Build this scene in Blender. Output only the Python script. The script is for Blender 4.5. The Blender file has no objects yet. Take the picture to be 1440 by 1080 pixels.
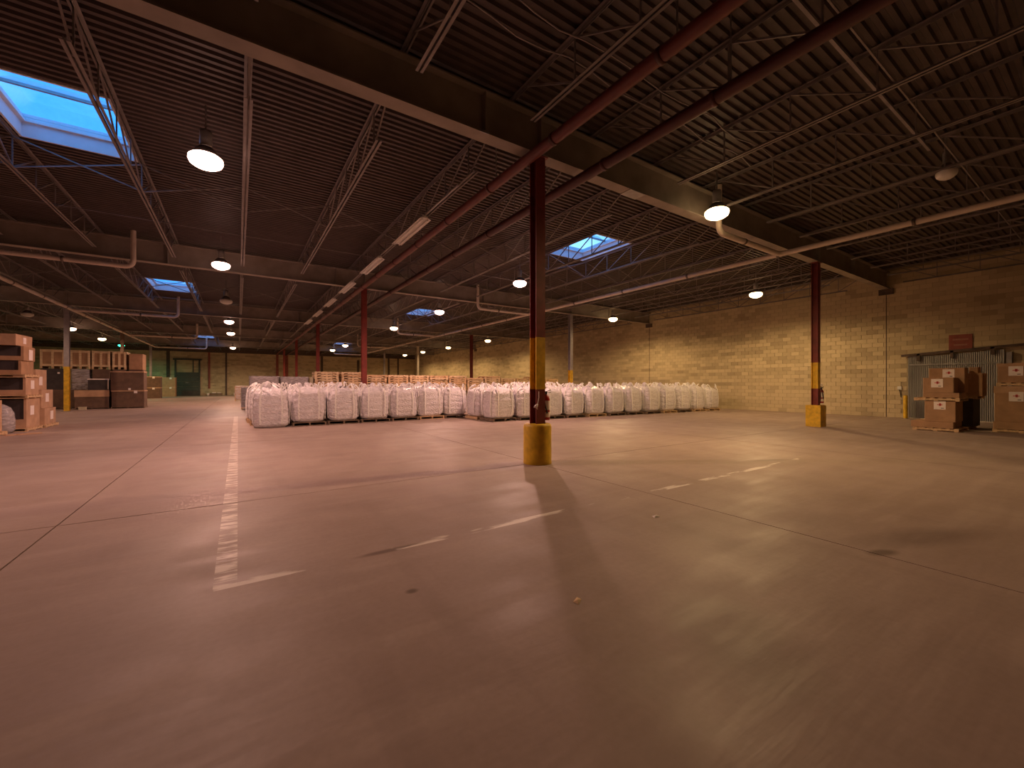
import bpy, math, random
from mathutils import Vector, Matrix
random.seed(7)
sc = bpy.context.scene
C = bpy.context.collection

# ---------------------------------------------------------------- camera, sky, exposure
cam_d = bpy.data.cameras.new('camera'); cam = bpy.data.objects.new('camera', cam_d); C.objects.link(cam)
cam.location = (0, 0, 1.5); cam.rotation_euler = (math.radians(90), 0, math.radians(-33.5))
cam_d.sensor_width = 36; cam_d.lens = 582 / 1440 * 36; cam_d.clip_start = 0.05; cam_d.clip_end = 400
sc.camera = cam
sc.view_settings.view_transform = 'Standard'; sc.view_settings.look = 'None'
sc.view_settings.gamma = 1; sc.view_settings.use_curve_mapping = False
sc.view_settings.exposure = 0.0
world = bpy.data.worlds.new('dusk_sky'); sc.world = world; world.use_nodes = True
wb = world.node_tree.nodes['Background']
wt = world.node_tree; wb.inputs['Strength'].default_value = 2.3
wn_ = wt.nodes.new('ShaderNodeTexNoise'); wn_.inputs['Scale'].default_value = 5.0; wn_.inputs['Detail'].default_value = 4     # broken evening cloud
wr_ = wt.nodes.new('ShaderNodeValToRGB'); wr_.color_ramp.elements[0].position = .50; wr_.color_ramp.elements[1].position = .66
wr_.color_ramp.elements[0].color = (.022, .225, .78, 1); wr_.color_ramp.elements[1].color = (.30, .60, .92, 1)
wc_ = wt.nodes.new('ShaderNodeTexCoord'); wt.links.new(wc_.outputs['Generated'], wn_.inputs['Vector'])
wt.links.new(wn_.outputs['Fac'], wr_.inputs['Fac']); wt.links.new(wr_.outputs['Color'], wb.inputs['Color'])
LAMP_W = 930.0          # watts of one lit lamp

# ---------------------------------------------------------------- materials
M = {}
def nd(t, k, **kw):
    n = t.nodes.new(k)
    for a, b in kw.items(): setattr(n, a, b)
    return n
def mat(name, col, rough=.6, metal=0., var=.18, scale=6., bump=0., bscale=40., stretch=(1, 1, 1), spec=.5, col2=None, bdist=.02):
    """plain procedural surface: base colour broken up by noise, optional fine relief"""
    m = bpy.data.materials.new(name); m.use_nodes = True; t = m.node_tree; b = t.nodes['Principled BSDF']
    b.inputs['Roughness'].default_value = rough; b.inputs['Metallic'].default_value = metal
    b.inputs['Specular IOR Level'].default_value = spec
    g = nd(t, 'ShaderNodeNewGeometry'); mp = nd(t, 'ShaderNodeMapping'); mp.inputs['Scale'].default_value = stretch
    t.links.new(g.outputs['Position'], mp.inputs['Vector'])
    n = nd(t, 'ShaderNodeTexNoise'); n.inputs['Scale'].default_value = scale; n.inputs['Detail'].default_value = 4
    t.links.new(mp.outputs['Vector'], n.inputs['Vector'])
    r = nd(t, 'ShaderNodeValToRGB'); r.color_ramp.elements[0].position = .3; r.color_ramp.elements[1].position = .7
    lo = col2 or tuple(c * (1 - var) for c in col); hi = tuple(min(1, c * (1 + (0 if col2 else var))) for c in col)
    r.color_ramp.elements[0].color = (*lo, 1); r.color_ramp.elements[1].color = (*hi, 1)
    t.links.new(n.outputs['Fac'], r.inputs['Fac']); t.links.new(r.outputs['Color'], b.inputs['Base Color'])
    if bump:
        n2 = nd(t, 'ShaderNodeTexNoise'); n2.inputs['Scale'].default_value = bscale; n2.inputs['Detail'].default_value = 3
        t.links.new(mp.outputs['Vector'], n2.inputs['Vector'])
        bp = nd(t, 'ShaderNodeBump'); bp.inputs['Strength'].default_value = bump; bp.inputs['Distance'].default_value = bdist
        t.links.new(n2.outputs['Fac'], bp.inputs['Height']); t.links.new(bp.outputs['Normal'], b.inputs['Normal'])
    M[name] = m; return m
def emit(name, col, strength):
    m = bpy.data.materials.new(name); m.use_nodes = True; t = m.node_tree; t.nodes.clear()
    e = nd(t, 'ShaderNodeEmission'); e.inputs['Color'].default_value = (*col, 1); e.inputs['Strength'].default_value = strength
    o = nd(t, 'ShaderNodeOutputMaterial'); t.links.new(e.outputs[0], o.inputs['Surface']); M[name] = m; return m

mat('deck', (.068, .047, .044), .5, .0, .25, 3.)
mat('joist_paint', (.24, .21, .205), .5, .2, .2, 4.)
mat('girder_paint', (.29, .245, .21), .55, .1, .2, 2.)
mat('pipe_red', (.125, .022, .017), .45, 0, .2, 5.)
mat('pipe_maroon', (.07, .014, .012), .45, 0, .2, 5.)
mat('red_paint', (.22, .034, .026), .45, 0, .2, 5.)
mat('maroon_paint', (.19, .032, .026), .45, 0, .25, 5.)
mat('yellow_paint', (.66, .40, .018), .5, 0, .22, 7., .15, 30)
mat('grey_paint', (.30, .27, .28), .5, 0, .15, 5.)
mat('pale_paint', (.60, .52, .42), .5, 0, .12, 5.)
mat('pipe_cream', (.62, .52, .44), .42, 0, .12, 3.)
mat('coupling', (.16, .12, .10), .5, .4, .2, 8.)
mat('steel', (.35, .33, .32), .4, .7, .15, 8.)
mat('lamp_shell', (.16, .13, .12), .5, .3, .2, 8.)
mat('white_enamel', (.72, .70, .66), .4, 0, .08, 5.)
mat('white_curb', (.78, .79, .80), .5, 0, .06, 3.)
mat('bag_fabric', (.78, .725, .755), .32, 0, .14, 9., .9, 14., (1, 1, 1.8), .5, None, .05)
mat('bag_strap', (.93, .90, .88), .38, 0, .06, 30., .3, 60)
mat('wood', (.62, .42, .235), .75, 0, .25, 3., .2, 50, (1, 6, 6))
mat('wood_pale', (.72, .54, .33), .75, 0, .2, 3., .2, 50, (1, 6, 6))
mat('wood_dark', (.20, .135, .09), .8, 0, .3, 5.)
mat('card', (.42, .245, .135), .8, 0, .14, 4., .1, 30)
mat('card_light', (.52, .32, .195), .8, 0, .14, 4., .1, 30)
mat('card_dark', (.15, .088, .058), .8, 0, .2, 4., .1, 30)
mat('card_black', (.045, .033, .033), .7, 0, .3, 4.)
mat('paper', (.90, .80, .76), .7, 0, .05, 12.)
mat('red_ink', (.62, .06, .05), .6, 0, .1, 12.)
mat('dark_ink', (.04, .03, .03), .6, 0, .1, 12.)
mat('galv', (.30, .29, .28), .45, .4, .25, 2.5, 0, 1, (1, 1, .2))
mat('rusty', (.10, .065, .05), .7, .2, .3, 6.)
mat('sign_red', (.27, .065, .045), .6, 0, .15, 5.)
mat('sign_ink', (.36, .16, .11), .6, 0, .1, 9.)
mat('door_dark', (.055, .065, .055), .5, 0, .2, 3.)
mat('rubber', (.02, .018, .018), .6, 0, .2, 9.)
mat('joint', (.10, .075, .065), .9, 0, .2, 6.)
mat('ext_red', (.45, .02, .018), .3, 0, .08, 9.)
mat('cream_board', (.62, .55, .38), .6, 0, .1, 5.)

def film():
    m = bpy.data.materials.new('stretch_film'); m.use_nodes = True; t = m.node_tree; b = t.nodes['Principled BSDF']
    b.inputs['Base Color'].default_value = (.62, .57, .58, 1); b.inputs['Roughness'].default_value = .18
    tr = nd(t, 'ShaderNodeBsdfTransparent'); mx = nd(t, 'ShaderNodeMixShader')
    n = nd(t, 'ShaderNodeTexNoise'); n.inputs['Scale'].default_value = 9; n.inputs['Detail'].default_value = 3
    g = nd(t, 'ShaderNodeNewGeometry'); mp = nd(t, 'ShaderNodeMapping'); mp.inputs['Scale'].default_value = (.6, .6, 2)
    t.links.new(g.outputs['Position'], mp.inputs['Vector']); t.links.new(mp.outputs[0], n.inputs['Vector'])
    bp = nd(t, 'ShaderNodeBump'); bp.inputs['Strength'].default_value = .8; bp.inputs['Distance'].default_value = .03
    t.links.new(n.outputs['Fac'], bp.inputs['Height']); t.links.new(bp.outputs[0], b.inputs['Normal'])
    r = nd(t, 'ShaderNodeMapRange'); r.inputs['From Min'].default_value = .35; r.inputs['From Max'].default_value = .7
    r.inputs['To Min'].default_value = .25; r.inputs['To Max'].default_value = .75
    t.links.new(n.outputs['Fac'], r.inputs['Value']); t.links.new(r.outputs[0], mx.inputs['Fac'])
    t.links.new(tr.outputs[0], mx.inputs[1]); t.links.new(b.outputs[0], mx.inputs[2])
    t.links.new(mx.outputs[0], t.nodes['Material Output'].inputs['Surface']); M['film'] = m
film()
def dome():
    m = bpy.data.materials.new('acrylic_dome'); m.use_nodes = True; t = m.node_tree; t.nodes.remove(t.nodes['Principled BSDF'])
    tr = nd(t, 'ShaderNodeBsdfTransparent'); tr.inputs['Color'].default_value = (.85, .93, .96, 1)
    tl = nd(t, 'ShaderNodeBsdfTranslucent'); tl.inputs['Color'].default_value = (.80, .92, .95, 1)
    n = nd(t, 'ShaderNodeTexNoise'); n.inputs['Scale'].default_value = 2.2; n.inputs['Detail'].default_value = 4
    g = nd(t, 'ShaderNodeNewGeometry'); t.links.new(g.outputs['Position'], n.inputs['Vector'])
    r = nd(t, 'ShaderNodeMapRange'); r.inputs['To Min'].default_value = .15; r.inputs['To Max'].default_value = .6
    mx = nd(t, 'ShaderNodeMixShader'); t.links.new(n.outputs['Fac'], r.inputs['Value']); t.links.new(r.outputs[0], mx.inputs['Fac'])
    t.links.new(tr.outputs[0], mx.inputs[1]); t.links.new(tl.outputs[0], mx.inputs[2])
    t.links.new(mx.outputs[0], t.nodes['Material Output'].inputs['Surface']); M['dome'] = m
dome()

def block_mat():
    """painted concrete block: each block and each course a little different, soft stains"""
    m = bpy.data.materials.new('block'); m.use_nodes = True; t = m.node_tree; b = t.nodes['Principled BSDF']; L = t.links.new
    b.inputs['Roughness'].default_value = .85; b.inputs['Specular IOR Level'].default_value = .2
    g = nd(t, 'ShaderNodeNewGeometry'); s = nd(t, 'ShaderNodeSeparateXYZ'); L(g.outputs['Position'], s.inputs[0])
    def mth(op, a, bb=None):
        n = nd(t, 'ShaderNodeMath', operation=op)
        for i, v in enumerate((a, bb)):
            if v is None: continue
            if isinstance(v, (int, float)): n.inputs[i].default_value = v
            else: L(v, n.inputs[i])
        return n.outputs[0]
    along = mth('ADD', s.outputs['X'], s.outputs['Y'])
    row = mth('FLOOR', mth('DIVIDE', s.outputs['Z'], .2))
    half = mth('MULTIPLY', mth('FLOORED_MODULO', row, 2), .5)
    colm = mth('FLOOR', mth('ADD', mth('DIVIDE', mth('SUBTRACT', along, 24.6), .4), half))
    cmb = nd(t, 'ShaderNodeCombineXYZ'); L(colm, cmb.inputs[0]); L(row, cmb.inputs[1])
    wn = nd(t, 'ShaderNodeTexWhiteNoise', noise_dimensions='2D'); L(cmb.outputs[0], wn.inputs['Vector'])
    c2 = nd(t, 'ShaderNodeCombineXYZ'); L(mth('MULTIPLY', colm, .22), c2.inputs[0]); L(mth('MULTIPLY', row, 1.7), c2.inputs[1])
    n1 = nd(t, 'ShaderNodeTexNoise'); n1.inputs['Scale'].default_value = .9; n1.inputs['Detail'].default_value = 2; L(c2.outputs[0], n1.inputs['Vector'])
    n2 = nd(t, 'ShaderNodeTexNoise'); n2.inputs['Scale'].default_value = .35; n2.inputs['Detail'].default_value = 5; L(g.outputs['Position'], n2.inputs['Vector'])
    v = mth('ADD', mth('ADD', mth('MULTIPLY', wn.outputs['Value'], .26), mth('MULTIPLY', n1.outputs['Fac'], .95)), mth('MULTIPLY', n2.outputs['Fac'], .5))
    r = nd(t, 'ShaderNodeValToRGB'); r.color_ramp.elements[0].position = .62; r.color_ramp.elements[1].position = 1.15 / 1.2
    r.color_ramp.elements[0].color = (.40, .315, .20, 1); r.color_ramp.elements[1].color = (.60, .485, .31, 1)
    L(v, r.inputs['Fac']); L(r.outputs['Color'], b.inputs['Base Color'])
    n3 = nd(t, 'ShaderNodeTexNoise'); n3.inputs['Scale'].default_value = 45; L(g.outputs['Position'], n3.inputs['Vector'])
    bp = nd(t, 'ShaderNodeBump'); bp.inputs['Strength'].default_value = .3; bp.inputs['Distance'].default_value = .01
    L(n3.outputs['Fac'], bp.inputs['Height']); L(bp.outputs[0], b.inputs['Normal']); M['block'] = m
block_mat()
mat('mortar', (.38, .30, .19), .9, 0, .15, 4.)

def floor_mat():
    """sealed concrete: trowel streaks, tyre marks, oil stain, worn lane paint"""
    m = bpy.data.materials.new('concrete'); m.use_nodes = True; t = m.node_tree; b = t.nodes['Principled BSDF']; L = t.links.new
    g = nd(t, 'ShaderNodeNewGeometry'); s = nd(t, 'ShaderNodeSeparateXYZ'); L(g.outputs['Position'], s.inputs[0])
    X, Y = s.outputs['X'], s.outputs['Y']
    def mth(op, a, bb=None, clamp=False):
        n = nd(t, 'ShaderNodeMath', operation=op); n.use_clamp = clamp
        for i, v in enumerate((a, bb)):
            if v is None: continue
            if isinstance(v, (int, float)): n.inputs[i].default_value = v
            else: L(v, n.inputs[i])
        return n.outputs[0]
    def noise(scale, detail=4, st=(1, 1, 1), rz=0.):
        mp = nd(t, 'ShaderNodeMapping'); mp.inputs['Scale'].default_value = st; mp.inputs['Rotation'].default_value = (0, 0, rz)
        L(g.outputs['Position'], mp.inputs['Vector'])
        n = nd(t, 'ShaderNodeTexNoise'); n.inputs['Scale'].default_value = scale; n.inputs['Detail'].default_value = detail
        L(mp.outputs[0], n.inputs['Vector']); return n.outputs['Fac']
    def rng(v, a, bb, lo=0., hi=1.):
        n = nd(t, 'ShaderNodeMapRange'); n.clamp = True
        n.inputs['From Min'].default_value = a; n.inputs['From Max'].default_value = bb
        n.inputs['To Min'].default_value = lo; n.inputs['To Max'].default_value = hi
        L(v, n.inputs['Value']); return n.outputs[0]
    def mixc(f, a, bb):
        n = nd(t, 'ShaderNodeMix', data_type='RGBA')
        if isinstance(f, float): n.inputs[0].default_value = f
        else: L(f, n.inputs[0])
        for i, v in ((6, a), (7, bb)):
            if isinstance(v, tuple): n.inputs[i].default_value = (*v, 1)
            else: L(v, n.inputs[i])
        return n.outputs[2]
    big, mid, fine = noise(.35, 5), noise(1.6, 6), noise(22, 3)
    streak = noise(1.2, 5, (.45, 3.2, 1), .12); scuff = noise(.8, 6, (3.0, .4, 1), -.5)
    c = mixc(rng(big, .3, .7), (.335, .245, .205), (.425, .32, .27))
    c = mixc(mth('MULTIPLY', rng(mid, .42, .80), .34), c, (.25, .18, .15))
    c = mixc(mth('MULTIPLY', rng(streak, .52, .75), .40), c, (.50, .39, .33))
    c = mixc(mth('MULTIPLY', rng(scuff, .55, .78), .26), c, (.21, .15, .125))
    c = mixc(mth('MULTIPLY', rng(fine, .35, .75), .15), c, (.20, .15, .12))
    # oil stain right of the near joint
    def blob(cx, cy, rx, ry, rot):
        mp = nd(t, 'ShaderNodeMapping', vector_type='TEXTURE'); mp.inputs['Location'].default_value = (cx, cy, 0)
        mp.inputs['Rotation'].default_value = (0, 0, rot); mp.inputs['Scale'].default_value = (rx, ry, 1)
        L(g.outputs['Position'], mp.inputs['Vector']); ln = nd(t, 'ShaderNodeVectorMath', operation='LENGTH')
        L(mp.outputs[0], ln.inputs[0]); return rng(mth('ADD', ln.outputs['Value'], mth('MULTIPLY', mth('SUBTRACT', mid, .5), 1.2)), .45, 1.15, 1, 0)
    c = mixc(mth('MULTIPLY', blob(5.66, 1.12, .85, .24, -.35), .5), c, (.13, .085, .07))
    c = mixc(mth('MULTIPLY', blob(4.79, 1.25, .17, .07, -.4), .7), c, (.10, .065, .05))
    c = mixc(mth('MULTIPLY', blob(1.2, 3.72, .33, .045, .0), .8), c, (.15, .10, .08))
    c = mixc(mth('MULTIPLY', blob(1.05, 2.9, .05, .04, .0), .8), c, (.12, .08, .06))
    c = mixc(mth('MULTIPLY', blob(8.7, 4.0, .5, .10, -.4), .5), c, (.15, .10, .08))
    c = mixc(mth('MULTIPLY', blob(2.45, 1.3, .55, .38, .9), .35), c, (.16, .12, .09))
    # worn white lane paint
    def band(v, centre, half): return mth('LESS_THAN', mth('ABSOLUTE', mth('SUBTRACT', v, centre)), half)
    def between(v, a, bb): return mth('MULTIPLY', mth('GREATER_THAN', v, a), mth('LESS_THAN', v, bb))
    wear1 = rng(noise(7, 4, (.5, 1.9, 1)), .46, .60); wear2 = rng(noise(2.6, 5, (.55, 1.8, 1)), .50, .57)
    lane = mth('MULTIPLY', mth('MULTIPLY', band(X, -.08, .075), between(Y, 3.70, 23.)), wear1)
    cross = mth('MULTIPLY', mth('MULTIPLY', band(Y, 3.74, .055), between(X, -.15, 9.6)), wear2)
    lane2 = mth('MULTIPLY', mth('MULTIPLY', band(X, -4.2, .05), between(Y, 9., 13.)), wear2)
    paint = mth('MAXIMUM', mth('MAXIMUM', lane, cross), lane2)
    c = mixc(mth('MULTIPLY', paint, .8), c, (.80, .72, .64))
    L(c, b.inputs['Base Color'])
    ro = mth('ADD', rng(streak, .3, .7, .38, .57), rng(mid, .3, .8, -.03, .12)); L(ro, b.inputs['Roughness'])
    b.inputs['Specular IOR Level'].default_value = .13
    bp = nd(t, 'ShaderNodeBump'); bp.inputs['Strength'].default_value = .24; bp.inputs['Distance'].default_value = .012
    h = mth('ADD', mth('MULTIPLY', noise(5, 3, (.5, 2.6, 1), .1), 1.), mth('MULTIPLY', fine, .12))
    L(h, bp.inputs['Height']); L(bp.outputs[0], b.inputs['Normal']); M['concrete'] = m
floor_mat()

# ---------------------------------------------------------------- mesh helpers
class MB:
    def __init__(s): s.v, s.f, s.sm = [], [], []
    def add(s, vs, fs, smooth=False):
        o = len(s.v); s.v += [tuple(v) for v in vs]; s.f += [tuple(i + o for i in f) for f in fs]; s.sm += [smooth] * len(fs); return s
    def box(s, x0, x1, y0, y1, z0, z1):
        vs = [(x, y, z) for z in (z0, z1) for y in (y0, y1) for x in (x0, x1)]
        return s.add(vs, [(0, 2, 3, 1), (4, 5, 7, 6), (0, 1, 5, 4), (2, 6, 7, 3), (0, 4, 6, 2), (1, 3, 7, 5)])
    def bar(s, p, q, w, h=None, up=(0, 0, 1)):
        p, q = Vector(p), Vector(q); d = (q - p).normalized(); u = Vector(up)
        if abs(d.dot(u)) > .98: u = Vector((1, 0, 0))
        a = d.cross(u).normalized() * w / 2; b = a.cross(d).normalized() * (h or w) / 2
        vs = [p - a - b, p + a - b, p + a + b, p - a + b, q - a - b, q + a - b, q + a + b, q - a + b]
        return s.add(vs, [(3, 2, 1, 0), (4, 5, 6, 7), (0, 1, 5, 4), (1, 2, 6, 5), (2, 3, 7, 6), (3, 0, 4, 7)])
    def tube(s, pts, r, n=12, cap=True):
        pts = [Vector(p) for p in pts]; rings = []; prev = None
        for i, p in enumerate(pts):
            d = ((pts[min(i + 1, len(pts) - 1)] - pts[max(i - 1, 0)])).normalized()
            u = prev if prev is not None else (Vector((0, 0, 1)) if abs(d.z) < .9 else Vector((1, 0, 0)))
            a = d.cross(u).normalized(); b = a.cross(d).normalized(); prev = b
            rr = r[i] if isinstance(r, (list, tuple)) else r
            rings.append([p + (a * math.cos(2 * math.pi * k / n) + b * math.sin(2 * math.pi * k / n)) * rr for k in range(n)])
        vs = [v for ring in rings for v in ring]
        fs = [(i * n + k, i * n + (k + 1) % n, (i + 1) * n + (k + 1) % n, (i + 1) * n + k) for i in range(len(pts) - 1) for k in range(n)]
        s.add(vs, fs, True)
        if cap: s.add(rings[0], [tuple(range(n))]); s.add(rings[-1], [tuple(reversed(range(n)))])
        return s
    def lathe(s, prof, n=24, c=(0, 0, 0), cap=(False, False)):
        vs = [(c[0] + r * math.cos(2 * math.pi * k / n), c[1] + r * math.sin(2 * math.pi * k / n), c[2] + z) for r, z in prof for k in range(n)]
        fs = [(i * n + k, i * n + (k + 1) % n, (i + 1) * n + (k + 1) % n, (i + 1) * n + k) for i in range(len(prof) - 1) for k in range(n)]
        s.add(vs, fs, True)
        if cap[0]: s.add(vs[:n], [tuple(reversed(range(n)))])
        if cap[1]: s.add(vs[-n:], [tuple(range(n))])
        return s
    def mesh(s, name, m):
        me = bpy.data.meshes.new(name); me.from_pydata(s.v, [], s.f)
        me.polygons.foreach_set('use_smooth', s.sm); me.materials.append(M[m] if isinstance(m, str) else m); me.update(); return me
    def build(s, name, m, parent=None, loc=(0, 0, 0), rz=0.): return put(name, s.mesh(name, m), parent, loc, rz)
def put(name, me, parent=None, loc=(0, 0, 0), rz=0.):
    o = bpy.data.objects.new(name, me); C.objects.link(o); o.location = loc; o.rotation_euler = (0, 0, rz)
    if parent: o.parent = parent
    return o
def tag(o, label, cat, group=None):
    o['label'] = label; o['category'] = cat
    if group: o['group'] = group
    return o
def thing(name, label, cat, loc=(0, 0, 0), rz=0., group=None):
    return tag(put(name, None, None, loc, rz), label, cat, group)
def struct(o, label=None):
    o['kind'] = 'structure'
    if label: o['label'] = label
    return o
ORD = ['first', 'second', 'third', 'fourth', 'fifth', 'sixth', 'seventh', 'eighth', 'ninth', 'tenth', 'eleventh', 'twelfth',
       'thirteenth', 'fourteenth', 'fifteenth', 'sixteenth']
def elbow(a, b, c, r, n=6):
    """points of a rounded corner a-b-c of radius r"""
    a, b, c = Vector(a), Vector(b), Vector(c); u = (a - b).normalized(); w = (c - b).normalized(); out = []
    for i in range(n + 1):
        t = i / n; p = b + u * r * (1 - t) ** 2 + w * r * t ** 2; out.append(p)
    return out

# ---------------------------------------------------------------- the shell
XL, XR, YF, YB = -20.0, 24.6, -6.7, 67.0
DECK = 6.68
GY = [6.3, 19.3, 32.3, 45.3, 58.3]
PITCH = (YB - YF) / 442

fl = struct(MB().box(XL - .3, XR + .3, YF - .3, YB + .3, -.25, -.02).build('floor', 'joint'), 'sealed concrete warehouse floor with worn lane paint and joints')
jx = [XL] + [-1.6 + 6.3 * k for k in range(-2, 5)] + [XR]; jx = [v for v in jx if XL <= v <= XR]
jy = [YF] + [6.3 + 6.5 * k for k in range(-1, 10)]; jy = [v for v in jy if v < YB - .5] + [YB]
for i in range(len(jx) - 1):
    for j in range(len(jy) - 1):
        g = .007
        MB().box(jx[i] + g, jx[i + 1] - g, jy[j] + g, jy[j + 1] - g, -.06, 0).build('slab', 'concrete', fl)

# skylight openings (x0, x1, y0, y1), snapped to the deck ribs
SKY = [(-3.81, -1.94, 10.3, 12.9), (-3.81, -1.94, 26.7, 29.7), (-3.81, -1.94, 55.2, 57.8),
       (10.26, 12.12, 10.3, 12.9), (10.26, 12.12, 27.3, 29.9), (10.26, 12.12, 55.2, 57.8)]
mb = MB()
n = int(round((YB - YF) / PITCH)); d = .045
for k in range(n):
    y0 = YF + k * PITCH; yc = y0 + PITCH / 2
    segs = [(XL - .2, XR + .2)]
    for a, b, c0, c1 in SKY:
        if c0 - .001 < yc < c1 + .001:
            segs = [q for s0, s1 in segs for q in ((s0, min(s1, a)), (max(s0, b), s1)) if q[1] - q[0] > .01]
    prof = [(f * PITCH, q) for f, q in ((0, d), (.17, d), (.30, 0), (.70, 0), (.83, d), (1, d))]
    for s0, s1 in segs:
        vs = [(x, y0 + py, DECK + pz) for py, pz in prof for x in (s0, s1)]
        mb.add(vs, [(2 * i, 2 * i + 1, 2 * i + 3, 2 * i + 2) for i in range(5)])
# roofing on top, so that no sky shows through
xs = sorted({XL - .3, XR + .3} | {v for s in SKY for v in s[:2]}); ys = sorted({YF - .3, YB + .3} | {v for s in SKY for v in s[2:]})
for i in range(len(xs) - 1):
    for j in range(len(ys) - 1):
        cx, cy = (xs[i] + xs[i + 1]) / 2, (ys[j] + ys[j + 1]) / 2
        if any(a < cx < b and c0 < cy < c1 for a, b, c0, c1 in SKY): continue
        mb.box(xs[i], xs[i + 1], ys[j], ys[j + 1], DECK + .06, DECK + .16)
struct(mb.build('ceiling', 'deck'), 'dark ribbed metal roof deck')

# skylights
for i, (a, b, c0, c1) in enumerate(SKY):
    w = struct(put('window_%d' % (i + 1), None, None, ((a + b) / 2, (c0 + c1) / 2, DECK)), 'blue roof skylight with white curb and ridged acrylic dome')
    hx, hy, t = (b - a) / 2, (c1 - c0) / 2, .03
    def ring(hx, hy, wd, z0, z1):
        r = MB(); r.box(-hx, -hx + wd, -hy, hy, z0, z1); r.box(hx - wd, hx, -hy, hy, z0, z1)
        r.box(-hx + wd, hx - wd, -hy, -hy + wd, z0, z1); r.box(-hx + wd, hx - wd, hy - wd, hy, z0, z1); return r
    ring(hx, hy, .04, 0, .42).build('curb', 'white_curb', w)
    ring(hx - .04, hy - .04, .07, .30, .35).build('ledge', 'white_curb', w)
    ring(hx + .05, hy + .05, .10, .42, .48).build('frame', 'white_curb', w)
    MB().box(-hx, hx, -.025, .025, .43, .49).build('cross_bar', 'steel', w)
    for sy in (-1, 1):              # two ridged acrylic panes
        y0, y1 = (0.03, hy) if sy > 0 else (-hy, -.03)
        ym = (y0 + y1) / 2; zz = .47; k = .2
        vs = [(-hx, y0, zz), (hx, y0, zz), (hx, y1, zz), (-hx, y1, zz), (-hx + k, y0 + k, zz + .22), (hx - k, y0 + k, zz + .22), (hx - k, y1 - k, zz + .22), (-hx + k, y1 - k, zz + .22), (0, ym, zz + .3)]
        MB().add(vs, [(0, 1, 5, 4), (1, 2, 6, 5), (2, 3, 7, 6), (3, 0, 4, 7), (4, 5, 8), (5, 6, 8), (6, 7, 8), (7, 4, 8)]).build('pane', 'dome', w)

# walls
struct(MB().box(XL - .3, XR + .3, YB, YB + .3, -.2, DECK + .1).build('wall_back', 'block'), 'beige concrete block back wall')
struct(MB().box(XL - .3, XL, YF - .3, YB + .3, -.2, DECK + .1).build('wall_left', 'block'), 'concrete block side wall')
struct(MB().box(XL - .3, XR + .3, YF - .3, YF, -.2, DECK + .1).build('wall_front', 'block'), 'concrete block wall')
wr = struct(MB().box(XR, XR + .3, YF - .3, YB + .3, -.2, DECK + .1).build('wall_right', 'mortar'), 'yellow-lit concrete block side wall')
BL, BH, PR = .4, .2, .012
blk = MB().box(-PR, .01, .005, BL - .005, .005, BH - .005).mesh('block', 'block')
rest = MB()
DOOR_Y0, DOOR_Y1, DOOR_TOP = 2.9, 5.5, 2.6
for row in range(33):
    for k in range(-17, 160):
        y = k * BL - (BL / 2 if row % 2 else 0); z = row * BH
        if y < YF or y > YB - .4: continue
        if z < DOOR_TOP and DOOR_Y0 - .4 < y < DOOR_Y1: continue
        if 5.75 < y < 11.8 and row < 20: put('block', blk, wr, (XR, y, z))
        elif y < 32: rest.box(XR - PR, XR + .01, y + .005, y + BL - .005, z + .005, z + BH - .005)
        else: pass
o = rest.build('block_field', 'block', wr); o['kind'] = 'stuff'
far = MB().box(XR - PR, XR + .01, 32.0, YB, 0, DECK).build('far_block_face', 'block', wr); far['kind'] = 'stuff'
# control joints of the right wall, and the girder bearing pockets
for i, y in enumerate(GY[:4]):
    struct(MB().box(XR - .022, XR, y - .014, y + .014, 0, 5.6).build('trim_%d' % (i + 1), 'rusty'), 'dark control joint in the block wall')
    struct(MB().box(XR - .12, XR, y - .25, y + .25, 5.55, 5.8).build('trim_%d' % (i + 11), 'rusty'), 'dark bearing plate under a girder end')
# steel posts and joints on the back wall
for i, (x, w, z1, m) in enumerate(((-7.3, .34, 6.4, 'rusty'), (-3.15, .22, 6.3, 'sign_red'), (-1.32, .2, 6.4, 'rusty'), (4.61, .3, 6.3, 'sign_red'), (5.75, .42, 6.3, 'sign_red'),
                                   (10.4, .3, 6.4, 'rusty'), (15.6, .3, 5.2, 'rusty'), (20.35, .25, 6.3, 'rusty'), (21.9, .22, 6.3, 'rusty'))):
    struct(MB().box(x - w / 2, x + w / 2, YB - .12, YB, .9 if i == 1 else 0, z1).build('trim_%d' % (i + 21), m), 'dark post against the back wall')
struct(MB().box(XL, XR, YB - .5, YB - .26, 5.62, 6.3).build('trim_31', 'rusty'), 'dark beam along the top of the back wall')

# dock door in the back wall
dd = struct(put('door_1', None, None, (-5.37, YB, 0)), 'tall dock door frame with dark lower door')
MB().box(-1.3, -1.12, -.16, 0, 0, 4.7).box(1.12, 1.3, -.16, 0, 0, 4.7).box(-1.45, 1.45, -.18, 0, 4.55, 4.75).build('frame', 'door_dark', dd)
for k in range(5): MB().box(-1.12, 1.12, -.07, 0, k * .6 + .01, k * .6 + .59).build('panel', 'door_dark', dd)
MB().box(.5, .62, -.12, 0, 3.0, 4.55).build('mullion', 'door_dark', dd)
MB().box(-1.12, 1.12, -.03, 0, 3.0, 4.55).build('upper_panel', 'block', dd)
MB().box(-.22, .10, -.1, -.07, 1.62, 1.72).build('handle', 'steel', dd)

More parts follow.
